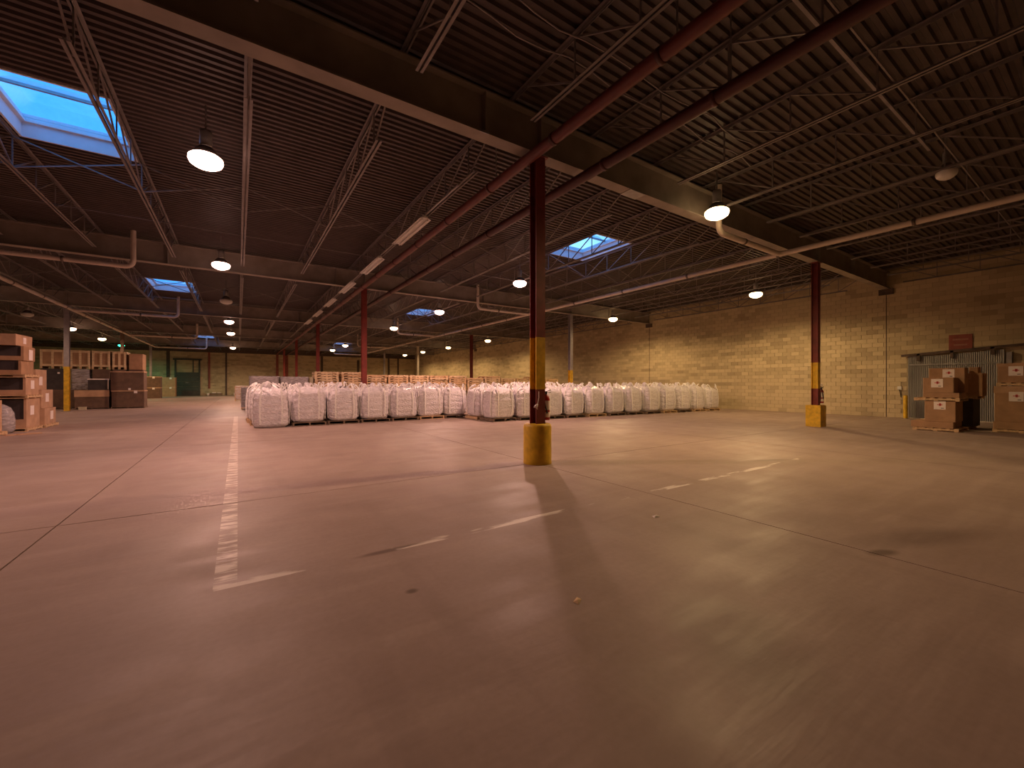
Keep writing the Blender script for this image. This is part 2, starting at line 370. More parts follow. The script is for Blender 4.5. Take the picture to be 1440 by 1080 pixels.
# corrugated sliding fire door on the right wall
sd = struct(put('door_2', None, None, (XR, 0, 0)), 'corrugated grey sliding door hung from a dark track')
def ramp(y): return 2.98 - (y - 2.3) * .07
mb = MB(); ny = 48; prev = None
pts = []
for k in range(ny * 2 + 1):
    y = DOOR_Y0 - .1 + (DOOR_Y1 + .15 - DOOR_Y0) * k / (ny * 2); x = -.10 - (.02 if k % 2 else 0)
    pts.append((x, y))
vs = [(x, y, z) for x, y in pts for z in (.03, ramp(y) - .12)]
mb.add(vs, [(2 * i, 2 * i + 2, 2 * i + 3, 2 * i + 1) for i in range(len(pts) - 1)])
mb.box(-.09, -.07, DOOR_Y0 - .1, DOOR_Y1 + .05, .03, 2.7)
mb.build('door_sheet', 'galv', sd)
MB().bar((-.17, -.2, ramp(-.2)), (-.17, DOOR_Y1 + .25, ramp(DOOR_Y1 + .25)), .06, .1).build('track', 'rusty', sd)
for y in (3.1, 4.2, 5.2): MB().box(-.2, -.12, y - .05, y + .05, ramp(y) - .28, ramp(y) + .02).build('hanger', 'rusty', sd)
MB().box(-.14, -.125, DOOR_Y0, DOOR_Y1, 2.30, 2.36).build('batten', 'galv', sd)
MB().box(-.15, -.02, DOOR_Y0 - .28, DOOR_Y0 - .14, 0, 2.72).build('jamb', 'grey_paint', sd)
MB().box(-.16, -.01, DOOR_Y0 - .1, DOOR_Y1, 0, .03).build('sill', 'pale_paint', sd)

# ---------------------------------------------------------------- roof steel
GNAME = ['nearest', 'second nearest', 'third', 'fourth', 'farthest']
for i, y in enumerate(GY):
    g = thing('roof_girder', '%s steel roof girder crossing the ceiling from wall to wall' % GNAME[i], 'girder', (0, y, 5.8), group='roof girders')
    a, b = XL + .01, XR - .02
    MB().box(a, b, -.008, .008, .025, .725).build('web', 'girder_paint', g)
    MB().box(a, b, -.14, .14, 0, .025).build('bottom_flange', 'girder_paint', g)
    MB().box(a, b, -.14, .14, .725, .75).build('top_flange', 'girder_paint', g)
    st = MB().box(-.01, .01, -.13, .13, .025, .725).mesh('stiffener', 'girder_paint')
    for x in (-14, -7.8, -2.1, 3.55, 4.75, 10.9, 17.1, 20.4): put('stiffener', st, g, (x, 0, 0))
    if i == 0: MB().box(3.42, 3.6, -.155, -.14, -.012, .03).box(7.2, 7.7, -.15, .15, -.014, 0).build('splice_plate', 'steel', g)

PAN = 1.2
def joist_meshes(Ln):
    zb, zt, top, bot, web = .0, .72, MB(), MB(), MB()
    for sx in (-1, 1):       # chords are pairs of angles with a gap
        top.box(sx * .012 if sx > 0 else -.057, .057 if sx > 0 else -.012, 0, Ln, zt - .006, zt).box(.012 if sx > 0 else -.018, .018 if sx > 0 else -.012, 0, Ln, zt - .05, zt)
        bot.box(.012 if sx > 0 else -.057, .057 if sx > 0 else -.012, 1.35, Ln - .65, zb, zb + .007).box(.012 if sx > 0 else -.019, .019 if sx > 0 else -.012, 1.35, Ln - .65, zb, zb + .05)
    nodes = [Ln / 2 + PAN * k for k in range(-6, 7) if 1.5 < Ln / 2 + PAN * k < Ln - .8]
    mid = Ln / 2
    for y in nodes:
        web.bar((0, y, zb + .02), (0, y, zt - .02), .022)
        if y <= mid + .01: web.bar((0, y, zb + .03), (0, max(.1, y - PAN), zt - .03), .026)
        if y >= mid - .01: web.bar((0, y, zb + .03), (0, min(Ln - .1, y + PAN), zt - .03), .026)
    return top.mesh('top_chord', 'joist_paint'), bot.mesh('bottom_chord', 'joist_paint'), web.mesh('web', 'joist_paint')
BAYS = [(YF, 6.3, 'bay before the nearest girder'), (6.3, 19.3, 'bay past the nearest girder'), (19.3, 32.3, 'bay past the second girder'),
        (32.3, 45.3, 'bay past the third girder'), (45.3, 58.3, 'bay past the fourth girder'), (58.3, YB, 'last bay by the back wall')]
JX = [.14 + 2.01 * k for k in range(-9, 13)]; JX = [x for x in JX if XL + 1 < x < XR - .3]
def seen(x, y0, y1):
    th = math.radians(33.5); s, c = math.sin(th), math.cos(th)
    for k in range(27):
        y = y0 + (y1 - y0) * k / 26; fw = x * s + y * c; r = x * c - y * s
        if fw > .4 and abs(r / fw) < 1.75 and 5 / fw < 1.5: return True
    return False
for bi, (y0, y1, bn) in enumerate(BAYS):
    tm, bm, wm = joist_meshes(y1 - y0)
    row = thing('bridging_row', 'thin cross bracing rods between the joists in the %s' % bn, 'bracing', (0, (y0 + y1) / 2, 5.95), group='cross bracing rows')
    rods = [MB().bar((0, 0, a), (2.01, 0, b), .024, .024).mesh('brace_rod', 'joist_paint') for a, b in ((.03, .66), (.66, .03))]
    for x in JX:
        if not seen(x, y0, y1): continue
        side = ('%s right of the red pipes' % ORD[int(round((x - 6.17) / 2.01))]) if x > 5 else ('%s left of the red pipes' % ORD[int(round((4.16 - x) / 2.01))])
        j = thing('roof_joist', 'roof joist %s, %s' % (side, bn), 'joist', (x, y0, 5.945), group='open-web roof joists')
        put('top_chord', tm, j); put('bottom_chord', bm, j); put('web', wm, j)
        if x + 2.01 < XR:
            put('brace_rod', rods[0], row, (x, .02, 0)); put('brace_rod', rods[1], row, (x, -.02, 0))
    MB().bar((JX[0], 2.2, .06), (JX[-1], 2.2, .06), .022).build('tie_rod', 'joist_paint', row)

# ---------------------------------------------------------------- columns
def hsec(mb, w, z0, z1, e=0.):
    t = .02; h = w / 2 + e
    mb.box(-h, h, -h, -h + t, z0, z1).box(-h, h, h - t, h, z0, z1).box(-.012 - e, .012 + e, -h + t, h - t, z0, z1); return mb
def column(x, y, top_m, label, lo=None, band=None, base=None, bell=0.265):
    c = thing('steel_column', label, 'column', (x, y, 0), group='steel columns')
    if band:
        hsec(MB(), .21, 0, band[0]).build('lower_shaft', lo, c); hsec(MB(), .21, band[0], band[1]).build('yellow_band', 'yellow_paint', c)
        hsec(MB(), .21, band[1], 5.78).build('shaft', top_m, c)
    else: hsec(MB(), .21, 0, 5.78).build('shaft', top_m, c)
    MB().box(-.16, .16, -.13, .13, 5.78, 5.8).build('cap_plate', top_m, c)
    if base == 'round':
        o = MB().lathe([(bell, 0), (bell + .005, .02), (bell, .06), (bell, .70), (bell - .012, .735), (bell - .03, .75), (.0, .752)], 40).build('concrete_base', 'yellow_paint', c)
    elif base == 'square':
        b = .23
        MB().box(-b, b, -b, b, 0, .74).box(-b + .015, b - .015, -b + .015, b - .015, .74, .755).build('concrete_base', 'yellow_paint', c)
    else: MB().box(-.17, .17, -.17, .17, 0, .02).build('base_plate', top_m, c)
    return c
CX = 4.75
column(CX, 6.3, 'maroon_paint', 'nearest maroon column with yellow band and round yellow concrete base', 'maroon_paint', (1.40, 2.38), 'round')
column(17.1, 6.3, 'maroon_paint', 'maroon column with yellow block base near the right wall', 'maroon_paint', (1.34, 2.26), 'square')
column(CX, 19.3, 'red_paint', 'red column standing among the front white bags')
column(CX, 32.3, 'red_paint', 'red column behind the pallet stacks, second past the nearest one')
column(CX, 45.3, 'red_paint', 'thin far red column, third past the nearest column')
column(CX, 58.3, 'red_paint', 'farthest red column, close to the back wall')
column(17.1, 19.3, 'grey_paint', 'grey column with yellow lower half behind the right bags', 'yellow_paint', (.3, 2.35))
column(17.1, 32.3, 'maroon_paint', 'dark red column in front of the right block wall')
column(17.1, 45.3, 'pale_paint', 'pale column far back near the right wall')
column(17.1, 58.3, 'grey_paint', 'grey column at the far back right')
column(-7.8, 32.3, 'grey_paint', 'grey column with yellow lower half beside the carton rows', 'yellow_paint', (.25, 2.45))
column(-7.8, 45.3, 'wood_dark', 'dark column behind the carton rows')
column(-7.8, 58.3, 'grey_paint', 'grey column beside the far cartons and green-lit wall')

# ---------------------------------------------------------------- pipes
def coupling(r, L=.035): return MB().lathe([(r, -L), (r + .012, -L), (r + .012, L), (r, L)], 16)
def yring(r):     # coupling with its axis on y
    b = coupling(r); b.v = [(x, z, y) for x, y, z in b.v]; return b.mesh('coupling', 'coupling')
def xring(r):
    b = coupling(r); b.v = [(z, x, y) for x, y, z in b.v]; return b.mesh('coupling', 'coupling')
for x, z, r, m, lab in ((4.47, 5.66, .095, 'pipe_red', 'red sprinkler main running over the nearest column, left of the pair'),
                        (5.68, 5.58, .10, 'pipe_maroon', 'dark red sprinkler main, right of the pair under the roof')):
    p = thing('sprinkler_pipe', lab, 'pipe', (x, 0, z), group='red overhead mains')
    MB().tube([(0, YF + .05, 0), (0, YB - .6, 0)], r, 16).build('pipe_run', m, p)
    cm = yring(r); cm.materials[0] = M['pipe_maroon']
    for k in range(-2, 30):
        y = 1.2 + k * 2.13
        if y < YB - 1: put('coupling', cm, p, (0, y, 0))
    hm = MB().bar((0, 0, r), (0, 0, DECK - z), .016).mesh('hanger_rod', 'steel')
    for k in range(15): put('hanger_rod', hm, p, (0, 3.1 + k * 4.25, 0))
# cream roof drain lines, each with branches up to the roof beside the girders
def drain(xm, xb, ys, y0, y1, z, label, r=.075):
    p = thing('drain_pipe', label, 'pipe', (xm, 0, z), group='cream roof drain lines')
    MB().tube([(0, y0, 0), (0, y1, 0)], r, 16).build('main_run', 'pipe_cream', p)
    cm, cx = yring(r), xring(r)
    for k in range(60):
        y = y0 + .9 + k * 3.05
        if y < y1 - .3: put('coupling', cm, p, (0, y, 0))
    L = xb - xm
    for y in ys:
        yy = y - .28; s = 1 if L > 0 else -1
        pts = [(0, yy - .30, 0)] + elbow((0, yy - .3, 0), (.0, yy, 0), (L, yy, 0), .22) + elbow((0, yy, 0), (L, yy, 0), (L, yy, DECK - z), .24) + [(L, yy, DECK - z)]
        MB().tube(pts, r, 14).build('branch', 'pipe_cream', p); put('coupling', cx, p, (L * .62, yy, 0))
    return p
drain(13.75, 10.45, GY, -4.0, 57.9, 5.45, 'long cream drain pipe with branches above the right half')
drain(-7.35, -2.95, [19.0, 31.6, 45.0, 58.0], 8.0, 57.5, 5.45, 'cream drain pipe with branches above the left aisle')

# ---------------------------------------------------------------- high bay lamps
HOT = {'pink': (1.0, .56, .44), 'rose': (1.0, .60, .40), 'amber': (1.0, .66, .31), 'green': (.06, .95, .55)}
for k, c in HOT.items():
    emit('lens_' + k, c, 11.0 if k != 'green' else 3.5)
bell_me = lambda m: MB().lathe([(.25, 0), (.245, .03), (.225, .12), (.18, .22), (.12, .29), (.085, .31)], 28).mesh('reflector', m)
BELL = bell_me('lamp_shell')
lens_me = lambda m: MB().lathe([(.0, -.10), (.10, -.088), (.19, -.05), (.25, -.01), (.275, .05), (.27, .10), (.235, .13)], 28).mesh('lens', m)
LENS = {k: lens_me('lens_' + k) for k in HOT}; LENS['off'] = lens_me('white_enamel')
HOUS = MB().lathe([(.0, .62), (.09, .61), (.10, .56), (.10, .34), (.085, .31), (0, .31)], 20).mesh('ballast_housing', 'steel')
STEM = MB().bar((0, 0, .6), (0, 0, DECK - 5.6), .025).mesh('stem', 'steel')
def lamp(x, y, kind, label, z=5.6, power=1.):
    l = thing('high_bay_lamp', label, 'lamp', (x, y, z), group='round high bay lamps')
    put('reflector', BELL, l); put('lens', LENS[kind], l); put('ballast_housing', HOUS, l); put('stem', STEM, l)
    if kind != 'off':
        d = bpy.data.lights.new('lamp_light', 'SPOT'); d.spot_size = math.radians(172); d.spot_blend = .45; d.shadow_soft_size = .13; d.energy = LAMP_W * power; d.color = HOT[kind]
        o = bpy.data.objects.new('lamp_light', d); C.objects.link(o); o.parent = l; o.location = (0, 0, -.24)
    return l
for i, (y, k) in enumerate(((9.57, 'pink'), (17.75, 'pink'), (25.3, 'off'), (33.6, 'pink'), (41.3, 'rose'), (57.6, 'rose'))):
    lamp(-.5, y, k, 'unlit round lamp over the left aisle' if k == 'off' else '%s lit pink lamp over the lane line, counted from the camera' % ORD[[0, 1, 9, 2, 3, 4][i]])
for i, (y, k) in enumerate(((5.65, 'amber'), (14.1, 'pink'), (22.3, 'pink'), (30.7, 'rose'), (47.5, 'rose'), (54.8, 'amber'))):
    lamp(9.72, y, k, '%s lit lamp in the row right of the red pipes, counted from the camera' % ORD[i])
for i, (y, k) in enumerate(((1.6, 'off'), (9.8, 'amber'), (18.6, 'amber'), (34.6, 'amber'), (43.6, 'amber'), (51.4, 'amber'), (58.4, 'amber'))):
    lamp(20.1, y, k, power=.8, label= 'unlit round lamp at the right edge by the wall' if k == 'off' else '%s lit yellow lamp along the right block wall' % ORD[i - 1])
for y, k, lb in ((20.2, 'rose', 'lit lamp beyond the left edge over the tall left pile'), (28.3, 'rose', 'lit lamp beyond the left edge in front of the carton rows'), (36.6, 'off', 'unlit round lamp above the left carton rows'), (44.4, 'rose', 'lit lamp beside the grey left column'),
                 (52.9, 'amber', 'lit lamp over the far left cartons'), (60.5, 'green', 'green glowing lamp at the back left')):
    lamp(-10.5, y, k, lb, power=.4 if k == 'green' else .55 if y < 30 else 1.)
lamp(12.35, 2.2, 'off', 'single unlit lamp under the dark roof at upper right', 5.85).scale = (.62, .62, .83)

# unlit fluorescent strips hung in a row
cd = thing('strip_conduit', 'thin conduit linking the row of strip lights', 'conduit', (4.02, 0, 5.86))
MB().bar((0, 8.2, 0), (0, 38.5, 0), .03).build('conduit_run', 'steel', cd)
for i in range(6):
    y = 10.1 + i * 4.05
    s = thing('strip_light', 'unlit twin-tube strip light, %s from the camera' % ORD[i], 'strip light', (4.02, y, 5.74), group='unlit strip lights')
    MB().box(-.06, .06, 0, 2.35, .03, .10).add([(-.15, 0, 0), (-.06, 0, .035), (-.06, 2.35, .035), (-.15, 2.35, 0)], [(0, 1, 2, 3)]).add([(.15, 0, 0), (.06, 0, .035), (.06, 2.35, .035), (.15, 2.35, 0)], [(0, 3, 2, 1)]).build('housing', 'white_enamel', s)
    for sx in (-1, 1): MB().tube([(sx * .075, .04, -.005), (sx * .075, 2.31, -.005)], .019, 8).build('tube', 'white_enamel', s)
tag(MB().bar((5.5, 2.45, 6.5), (12.3, 2.45, 6.5), .045).build('lamp_conduit', 'grey_paint'), 'pale conduit running along the dark roof to the unlit lamp', 'conduit')
for i, y in enumerate((4.35, 4.75)):
    tag(MB().tube([(1.0 + t * .45, y + .05 * math.sin(t * 1.3 + i), 6.42 - .05 * abs(math.sin(t * .9))) for t in range(20)], .012, 6).build('loose_cable', 'grey_paint'),
        '%s cable strung under the deck before the nearest girder' % ('thin slack', 'second slack')[i], 'cable', 'slack overhead cables')

# ---------------------------------------------------------------- bulk bags
def bag_mesh(seed, w=.535, h=1.20):
    rnd = random.Random(seed); nu, nv = 48, 26; vs = []; ph = [rnd.uniform(0, 6.28) for _ in range(12)]
    for j in range(nv + 1):
        t = j / nv
        z = h * t
        bulge = .90 + .13 * math.sin(math.pi * min(1, t * .9 + .12)) ** .7
        if t < .10: bulge *= .90 + .10 * (t / .10) ** .5
        if t > .86: bulge *= 1 - .40 * ((t - .86) / .14) ** 1.6
        e = 2 / (4.6 - 1.3 * max(0, t - .5))
        for i in range(nu):
            a = 2 * math.pi * i / nu; ca, sa = math.cos(a), math.sin(a)
            x = math.copysign(abs(ca) ** e, ca); y = math.copysign(abs(sa) ** e, sa)
            wr_ = .018 * math.sin(9 * a + ph[0] + 3 * t) * (t > .05) + .014 * math.sin(t * 34 + ph[1] + 1.5 * math.sin(2 * a + ph[2])) + .012 * math.sin(t * 61 + 3 * a + ph[3])
            wr_ += .022 * math.sin(2 * a + ph[4]) * math.sin(t * 4 + ph[5]) + (.030 * math.sin(14 * a + ph[6]) * max(0, t - .75) / .25)
            k = w * (bulge + wr_)
            vs.append((x * k, y * k, z + (.02 * math.sin(a * 3 + ph[7]) * t)))
    fs = [(j * nu + i, j * nu + (i + 1) % nu, (j + 1) * nu + (i + 1) % nu, (j + 1) * nu + i) for j in range(nv) for i in range(nu)]
    mb = MB(); mb.add(vs, fs, True)
    topc = [(v[0] * .45 + .03 * math.sin(ph[8]), v[1] * .45, h + .035 + .03 * math.sin(7 * math.atan2(v[1], v[0]) + ph[9])) for v in vs[-nu:]]
    o = len(mb.v) - nu; mb.v += topc; mb.f += [(o + i, o + (i + 1) % nu, o + nu + (i + 1) % nu, o + nu + i) for i in range(nu)]; mb.sm += [True] * nu
    mb.f.append(tuple(range(o + nu, o + 2 * nu))); mb.sm.append(True)
    mb.f.append(tuple(reversed(range(nu)))); mb.sm.append(False)
    return mb.mesh('body', 'bag_fabric')
def strap_mesh(seed, h=1.20, w=.535):
    """lifting strap: sewn down the bag near a corner, loop standing or flopping above it"""
    rnd = random.Random(seed); mb = MB(); pth = []
    for k in range(24):
        t = k / 23; z = .10 + t * (h - .18); b = (.90 + .13 * math.sin(math.pi * min(1, (z / h) * .9 + .12)) ** .7)
        pth.append((w * .60 * b + .016 * math.sin(k * 2.1 + seed), w * b * 1.012 + .010, z))
    lean, fl = rnd.uniform(-.16, .16), rnd.uniform(-.14, .08); top = h + rnd.uniform(.12, .24)
    down = [(y, x, z) for x, y, z in reversed(pth)]
    a = pth + [(w * .58, w * .84, h + .02), (w * .60 + lean * .5, w * .76 + fl * .5, (h + top) / 2 + .03), (w * .58 + lean, w * .66 + fl, top)]
    b = [a[-1], (w * .68 + lean, w * .56 + fl, top - .02), (w * .78 + lean * .5, w * .58 + fl * .5, (h + top) / 2), (w * .84, w * .58, h + .02)] + down
    for p, q in zip(a, a[1:]): mb.bar(p, q, .052, .018, up=(0, 1, .2))
    for p, q in zip(b, b[1:]): mb.bar(p, q, .052, .018, up=(1, 0, .2))
    return mb.mesh('lifting_strap', 'bag_strap')
def spout_mesh(seed):
    rnd = random.Random(seed); mb = MB(); a, b = rnd.uniform(-.1, .1), rnd.uniform(-.1, .1)
    mb.tube([(0, 0, 0), (0, 0, .05), (a * .3, b * .3, .08), (a, b, .13), (a * 1.5, b * 1.5, .15)], [.20, .10, .045, .085, .10], 12); return mb.mesh('tied_spout', 'bag_fabric')
BODY = [bag_mesh(i) for i in range(5)]; STRAP = [strap_mesh(i) for i in range(6)]; SPOUT = [spout_mesh(i) for i in range(4)]
def pallet_mesh(m, w=1.1, dp=1.1, h=.125):
    mb = MB()
    for k in range(6):
        y = -dp / 2 + k * (dp - .10) / 5; mb.box(-w / 2, w / 2, y, y + .10, h - .02, h)
    for k in range(3):
        x = -w / 2 + k * (w - .05) / 2; mb.box(x, x + .05, -dp / 2, dp / 2, .02, h - .02)
    for k in range(3):
        y = -dp / 2 + k * (dp - .10) / 2; mb.box(-w / 2, w / 2, y, y + .10, 0, .02)
    return mb.mesh('pallet', m)
PAL = [pallet_mesh('wood'), pallet_mesh('wood_pale'), pallet_mesh('wood_dark')]
def bag(x, y, z, rz, label, group, s=1.):
    b = thing('bulk_bag', label, 'bulk bag', (x, y, z), rz, group); b.scale = (1, 1, s)
    put('body', random.choice(BODY), b)
    q = random.sample(range(6), 4)
    for k in range(4): put('lifting_strap', STRAP[q[k]], b, (0, 0, 0), k * math.pi / 2)
    put('tied_spout', random.choice(SPOUT), b, (0, 0, 1.19), random.uniform(0, 6))
    return b
def bag_block(nc, nr, x0, y0, dx, slope, name, end):
    for r in range(nr):
        for c in range(nc):
            x = x0 + c * dx - .07 * r + random.uniform(-.015, .015); y = y0 + slope * c + r * 1.22 + random.uniform(-.02, .02)
            if name == 'right' and r == 2 and c == 0: continue
            if abs(x - CX) < .75 and abs(y - 19.3) < .75: continue
            if abs(x - 17.1) < .75 and abs(y - 19.3) < .75: continue
            rz = random.choice((0, 1, 2, 3)) * math.pi / 2 + random.uniform(-.06, .06); s = random.uniform(.97, 1.04)
            pos = '%s from the %s end' % (ORD[c], end)
            onfloor = (r == 0 and c == 0 and name == 'left')
            z = .004 if onfloor else .128
            if r == 0: bag(x, y, z, rz, 'white bulk bag in the front row of the %s block, %s' % (name, pos), 'white bulk bags', s * (1.08 if onfloor else 1))
            else: bag(x, y, z, rz, 'white bulk bag in the %s row of the %s block, %s' % (ORD[r], name, pos), 'white bulk bags behind the %s front row' % name, s)
            if not onfloor:
                p = put('pallet', PAL[2 if random.random() < .6 else 0], None, (x, y, 0), random.uniform(-.03, .03))
                if r == 0: tag(p, 'low pallet under the front-row bag of the %s block, %s' % (name, pos), 'pallet', 'pallets under the bags')
                else: tag(p, 'low pallet under the %s-row bag of the %s block, %s' % (ORD[r], name, pos), 'pallet', 'hidden pallets under the %s rear bags' % name)
bag_block(7, 3, .98, 16.95, 1.19, .045, 'left', 'aisle')
bag_block(12, 3, 8.95, 14.55, 1.21, -.085, 'right', 'left')

# ---------------------------------------------------------------- stacks of empty pallets behind the bags
def stringer_pallet(m, w=1.2, dp=1.0, h=.135):
    mb = MB()
    for y in (-dp / 2, -.02, dp / 2 - .04):       # notched stringers seen edge-on
        mb.box(-w / 2, w / 2, y, y + .04, .065, h - .02)
        for a, b in ((-w / 2, -.47), (-.27, .27), (.47, w / 2)): mb.box(a, b, y, y + .04, .018, .065)
    for k in range(7):
        x = -w / 2 + k * (w - .12) / 6; mb.box(x, x + .12, -dp / 2, dp / 2, h - .02, h)
    for k in range(5):
        x = -w / 2 + k * (w - .12) / 4; mb.box(x, x + .12, -dp / 2, dp / 2, 0, .018)
    return mb.mesh('pallet', m)
SP = stringer_pallet('wood'), stringer_pallet('wood_pale')
for i in range(13):
    cnt = [16, 16, 15, 15, 15, 15, 15, 14, 15, 14, 14, 15, 14][i]; x = 4.0 + i * 1.29
    if i >= 1: x += .05
    for k in range(cnt):
        top = k == cnt - 1
        tag(put('pallet', random.choice(SP), None, (x + random.uniform(-.02, .02), 24.6 + random.uniform(-.03, .03), k * .1352), random.uniform(-.012, .012)),
            ('topmost wooden pallet' if top else 'wooden pallet, %s up,' % ORD[k]) + ' in the %s pallet stack from the left' % ORD[i], 'pallet', 'empty pallets in the %s stack' % ORD[i])

# ---------------------------------------------------------------- cartons, crates and wrapped loads
def carton(name, label, x0, x1, y0, y1, z0, z1, m='card', group=None, lab=None, lid=None, rz=0., tape=True, openfront=False):
    """a carton with lid band, tape seam and paper label; lab = list of (face, u, v, size)"""
    cx, cy = (x0 + x1) / 2, (y0 + y1) / 2; w, dp, h = x1 - x0, y1 - y0, z1 - z0
    c = thing(name, label, 'carton', (cx, cy, z0), rz, group)
    b = .012; hx, hy = w / 2, dp / 2; mb = MB()
    if openfront:
        mb.box(-hx, hx, -hy + .05, hy, 0, h); mb.box(-hx, hx, -hy, -hy + .05, 0, h * .3).box(-hx, -hx + .06, -hy, -hy + .05, h * .3, h).box(hx - .06, hx, -hy, -hy + .05, h * .3, h)
    else:
        for k in range(4):
            pass
        prof = [(-hx + b, -hy), (hx - b, -hy), (hx, -hy + b), (hx, hy - b), (hx - b, hy), (-hx + b, hy), (-hx, hy - b), (-hx, -hy + b)]
        vs = [(px, py, z) for z in (0, h) for px, py in prof]
        mb.add(vs, [(i, (i + 1) % 8, 8 + (i + 1) % 8, 8 + i) for i in range(8)] + [tuple(reversed(range(8))), tuple(range(8, 16))])
    mb.build('body', m, c)
    if openfront: MB().box(-hx + .06, hx - .06, -hy + .03, -hy + .052, h * .3, h).build('opening_shade_panel', 'card_black', c)  # black sheet over a solid body stands for the shade inside the opening
    if lid:
        e = .014; MB().box(-hx - e, hx + e, -hy - e, -hy, h - lid, h).box(-hx - e, hx + e, hy, hy + e, h - lid, h).box(-hx - e, -hx, -hy, hy, h - lid, h).box(hx, hx + e, -hy, hy, h - lid, h).box(-hx - e, hx + e, -hy - e, hy + e, h, h + .012).build('lid', 'card_light' if m != 'card_light' else 'card', c)
    elif tape:
        MB().box(-hx - .002, hx + .002, -.035, .035, h, h + .003).box(hx, hx + .003, -.035, .035, h * .72, h + .003).box(-hx - .003, -hx, -.035, .035, h * .72, h + .003).build('tape', 'card_light', c)
    for face, u, v, s in (lab or []):
        k = .016 if lid else .004; pl = MB(); rd = MB()
        def q(mb_, a0, a1, v0, v1, off, th):
            if face == '+x': mb_.box(hx + off, hx + off + th, a0, a1, v0, v1)
            elif face == '-x': mb_.box(-hx - off - th, -hx - off, -a1, -a0, v0, v1)
            else: mb_.box(a0, a1, -hy - off - th, -hy - off, v0, v1)
        q(pl, u - s / 2, u + s / 2, v - s / 2, v + s / 2, k, .004); p = pl.build('paper_label', 'paper', c)
        if face == '-x':
            q(rd, u - s * .22, u + s * .24, v + s * .02, v + s * .10, k + .004, .002); q(rd, u - s * .05, u + s * .12, v - s * .08, v + s * .22, k + .004, .002); rd.build('red_print', 'red_ink', p)
            dk = MB(); q(dk, u + s * .1, u + s * .34, v - s * .38, v - s * .31, k + .004, .002); dk.build('dark_print', 'dark_ink', p)
    return c
def crate(label, x0, x1, y0, y1, z0, z1, group=None, m='wood_pale'):
    c = thing('slatted_crate', label, 'crate', ((x0 + x1) / 2, (y0 + y1) / 2, z0), 0, group); hx, hy, h = (x1 - x0) / 2, (y1 - y0) / 2, z1 - z0
    MB().box(-hx + .03, hx - .03, -hy + .03, hy - .03, .14, h - .04).build('carton_body', 'card', c)
    for z in (.14, h - .14): MB().box(-hx, hx, -hy, -hy + .03, z, z + .12).box(-hx, hx, hy - .03, hy, z, z + .12).box(-hx, -hx + .03, -hy, hy, z, z + .12).box(hx - .03, hx, -hy, hy, z, z + .12).build('rail', m, c)
    n = max(3, int(round((x1 - x0) / .33)))
    for k in range(n):
        x = -hx + .07 + k * (2 * hx - .14) / (n - 1); MB().box(x - .055, x + .055, -hy - .02, -hy, .12, h).build('slat', m, c)
    for k in range(3):
        x = -hx + .05 + k * (2 * hx - .1) / 2; MB().box(x - .05, x + .05, -hy, hy, 0, .14).build('skid', 'wood', c)
    MB().box(-hx, hx, -hy, hy, h - .02, h).build('top', m, c)
    return c
def wrapped(label, x, y, w, d, h, rz=0., inner='card', group='film-wrapped loads', z=0.):
    c = thing('wrapped_load', label, 'wrapped load', (x, y, z), rz, group)
    if z == 0: MB().box(-w / 2, w / 2, -d / 2, d / 2, .09, .125).box(-w / 2, -w / 2 + .08, -d / 2, d / 2, 0, .09).box(-.04, .04, -d / 2, d / 2, 0, .09).box(w / 2 - .08, w / 2, -d / 2, d / 2, 0, .09).build('pallet_base', 'wood', c)
    b0 = .13 if z == 0 else .0; nl = 3; hh = (h - b0) / nl
    for k in range(nl):
        for s in (-1, 1):
            a, b = (-w / 2 + .02, -.005) if s < 0 else (.005, w / 2 - .02)
            MB().box(a, b, -d / 2 + .02, d / 2 - .02, b0 + k * hh + .004, b0 + (k + 1) * hh - .004).build('carton', inner, c)
    mb = MB(); nu, nv = 40, 14; vs = []; ph = random.uniform(0, 6)
    for j in range(nv + 1):
        t = j / nv
        for i in range(nu):
            a = 2 * math.pi * i / nu; ca, sa = math.cos(a), math.sin(a); e = 2 / 9
            r = 1.015 + .014 * math.sin(5 * a + ph + 7 * t) + .012 * math.sin(23 * t + 2 * a + ph)
            vs.append((math.copysign(abs(ca) ** e, ca) * w / 2 * r, math.copysign(abs(sa) ** e, sa) * d / 2 * r, b0 + t * (h - b0 + .02)))
    fs = [(j * nu + i, j * nu + (i + 1) % nu, (j + 1) * nu + (i + 1) % nu, (j + 1) * nu + i) for j in range(nv) for i in range(nu)] + [tuple(range(nv * nu, nv * nu + nu))]
    mb.add(vs, fs, True); mb.build('stretch_film', 'film', c)
    return c
wrapped('film-wrapped pallet load just behind the aisle-end bags', 1.1, 24.6, 1.28, 1.1, 1.88, inner='grey_paint')
wrapped('film-wrapped pallet load left of the pallet stacks', 2.45, 24.6, 1.28, 1.1, 1.86, inner='grey_paint')
wrapped('low film-wrapped load farther down the aisle side', .75, 29.5, 1.2, 1.1, 1.28, inner='grey_paint')
wrapped('farthest film-wrapped load along the aisle side', .35, 44.0, 1.2, 1.1, 1.32, inner='card')
carton('tall_box', 'tall cream box beside the first pallet stack', 3.14, 3.36, 24.3, 24.9, 0, 1.86, 'cream_board')

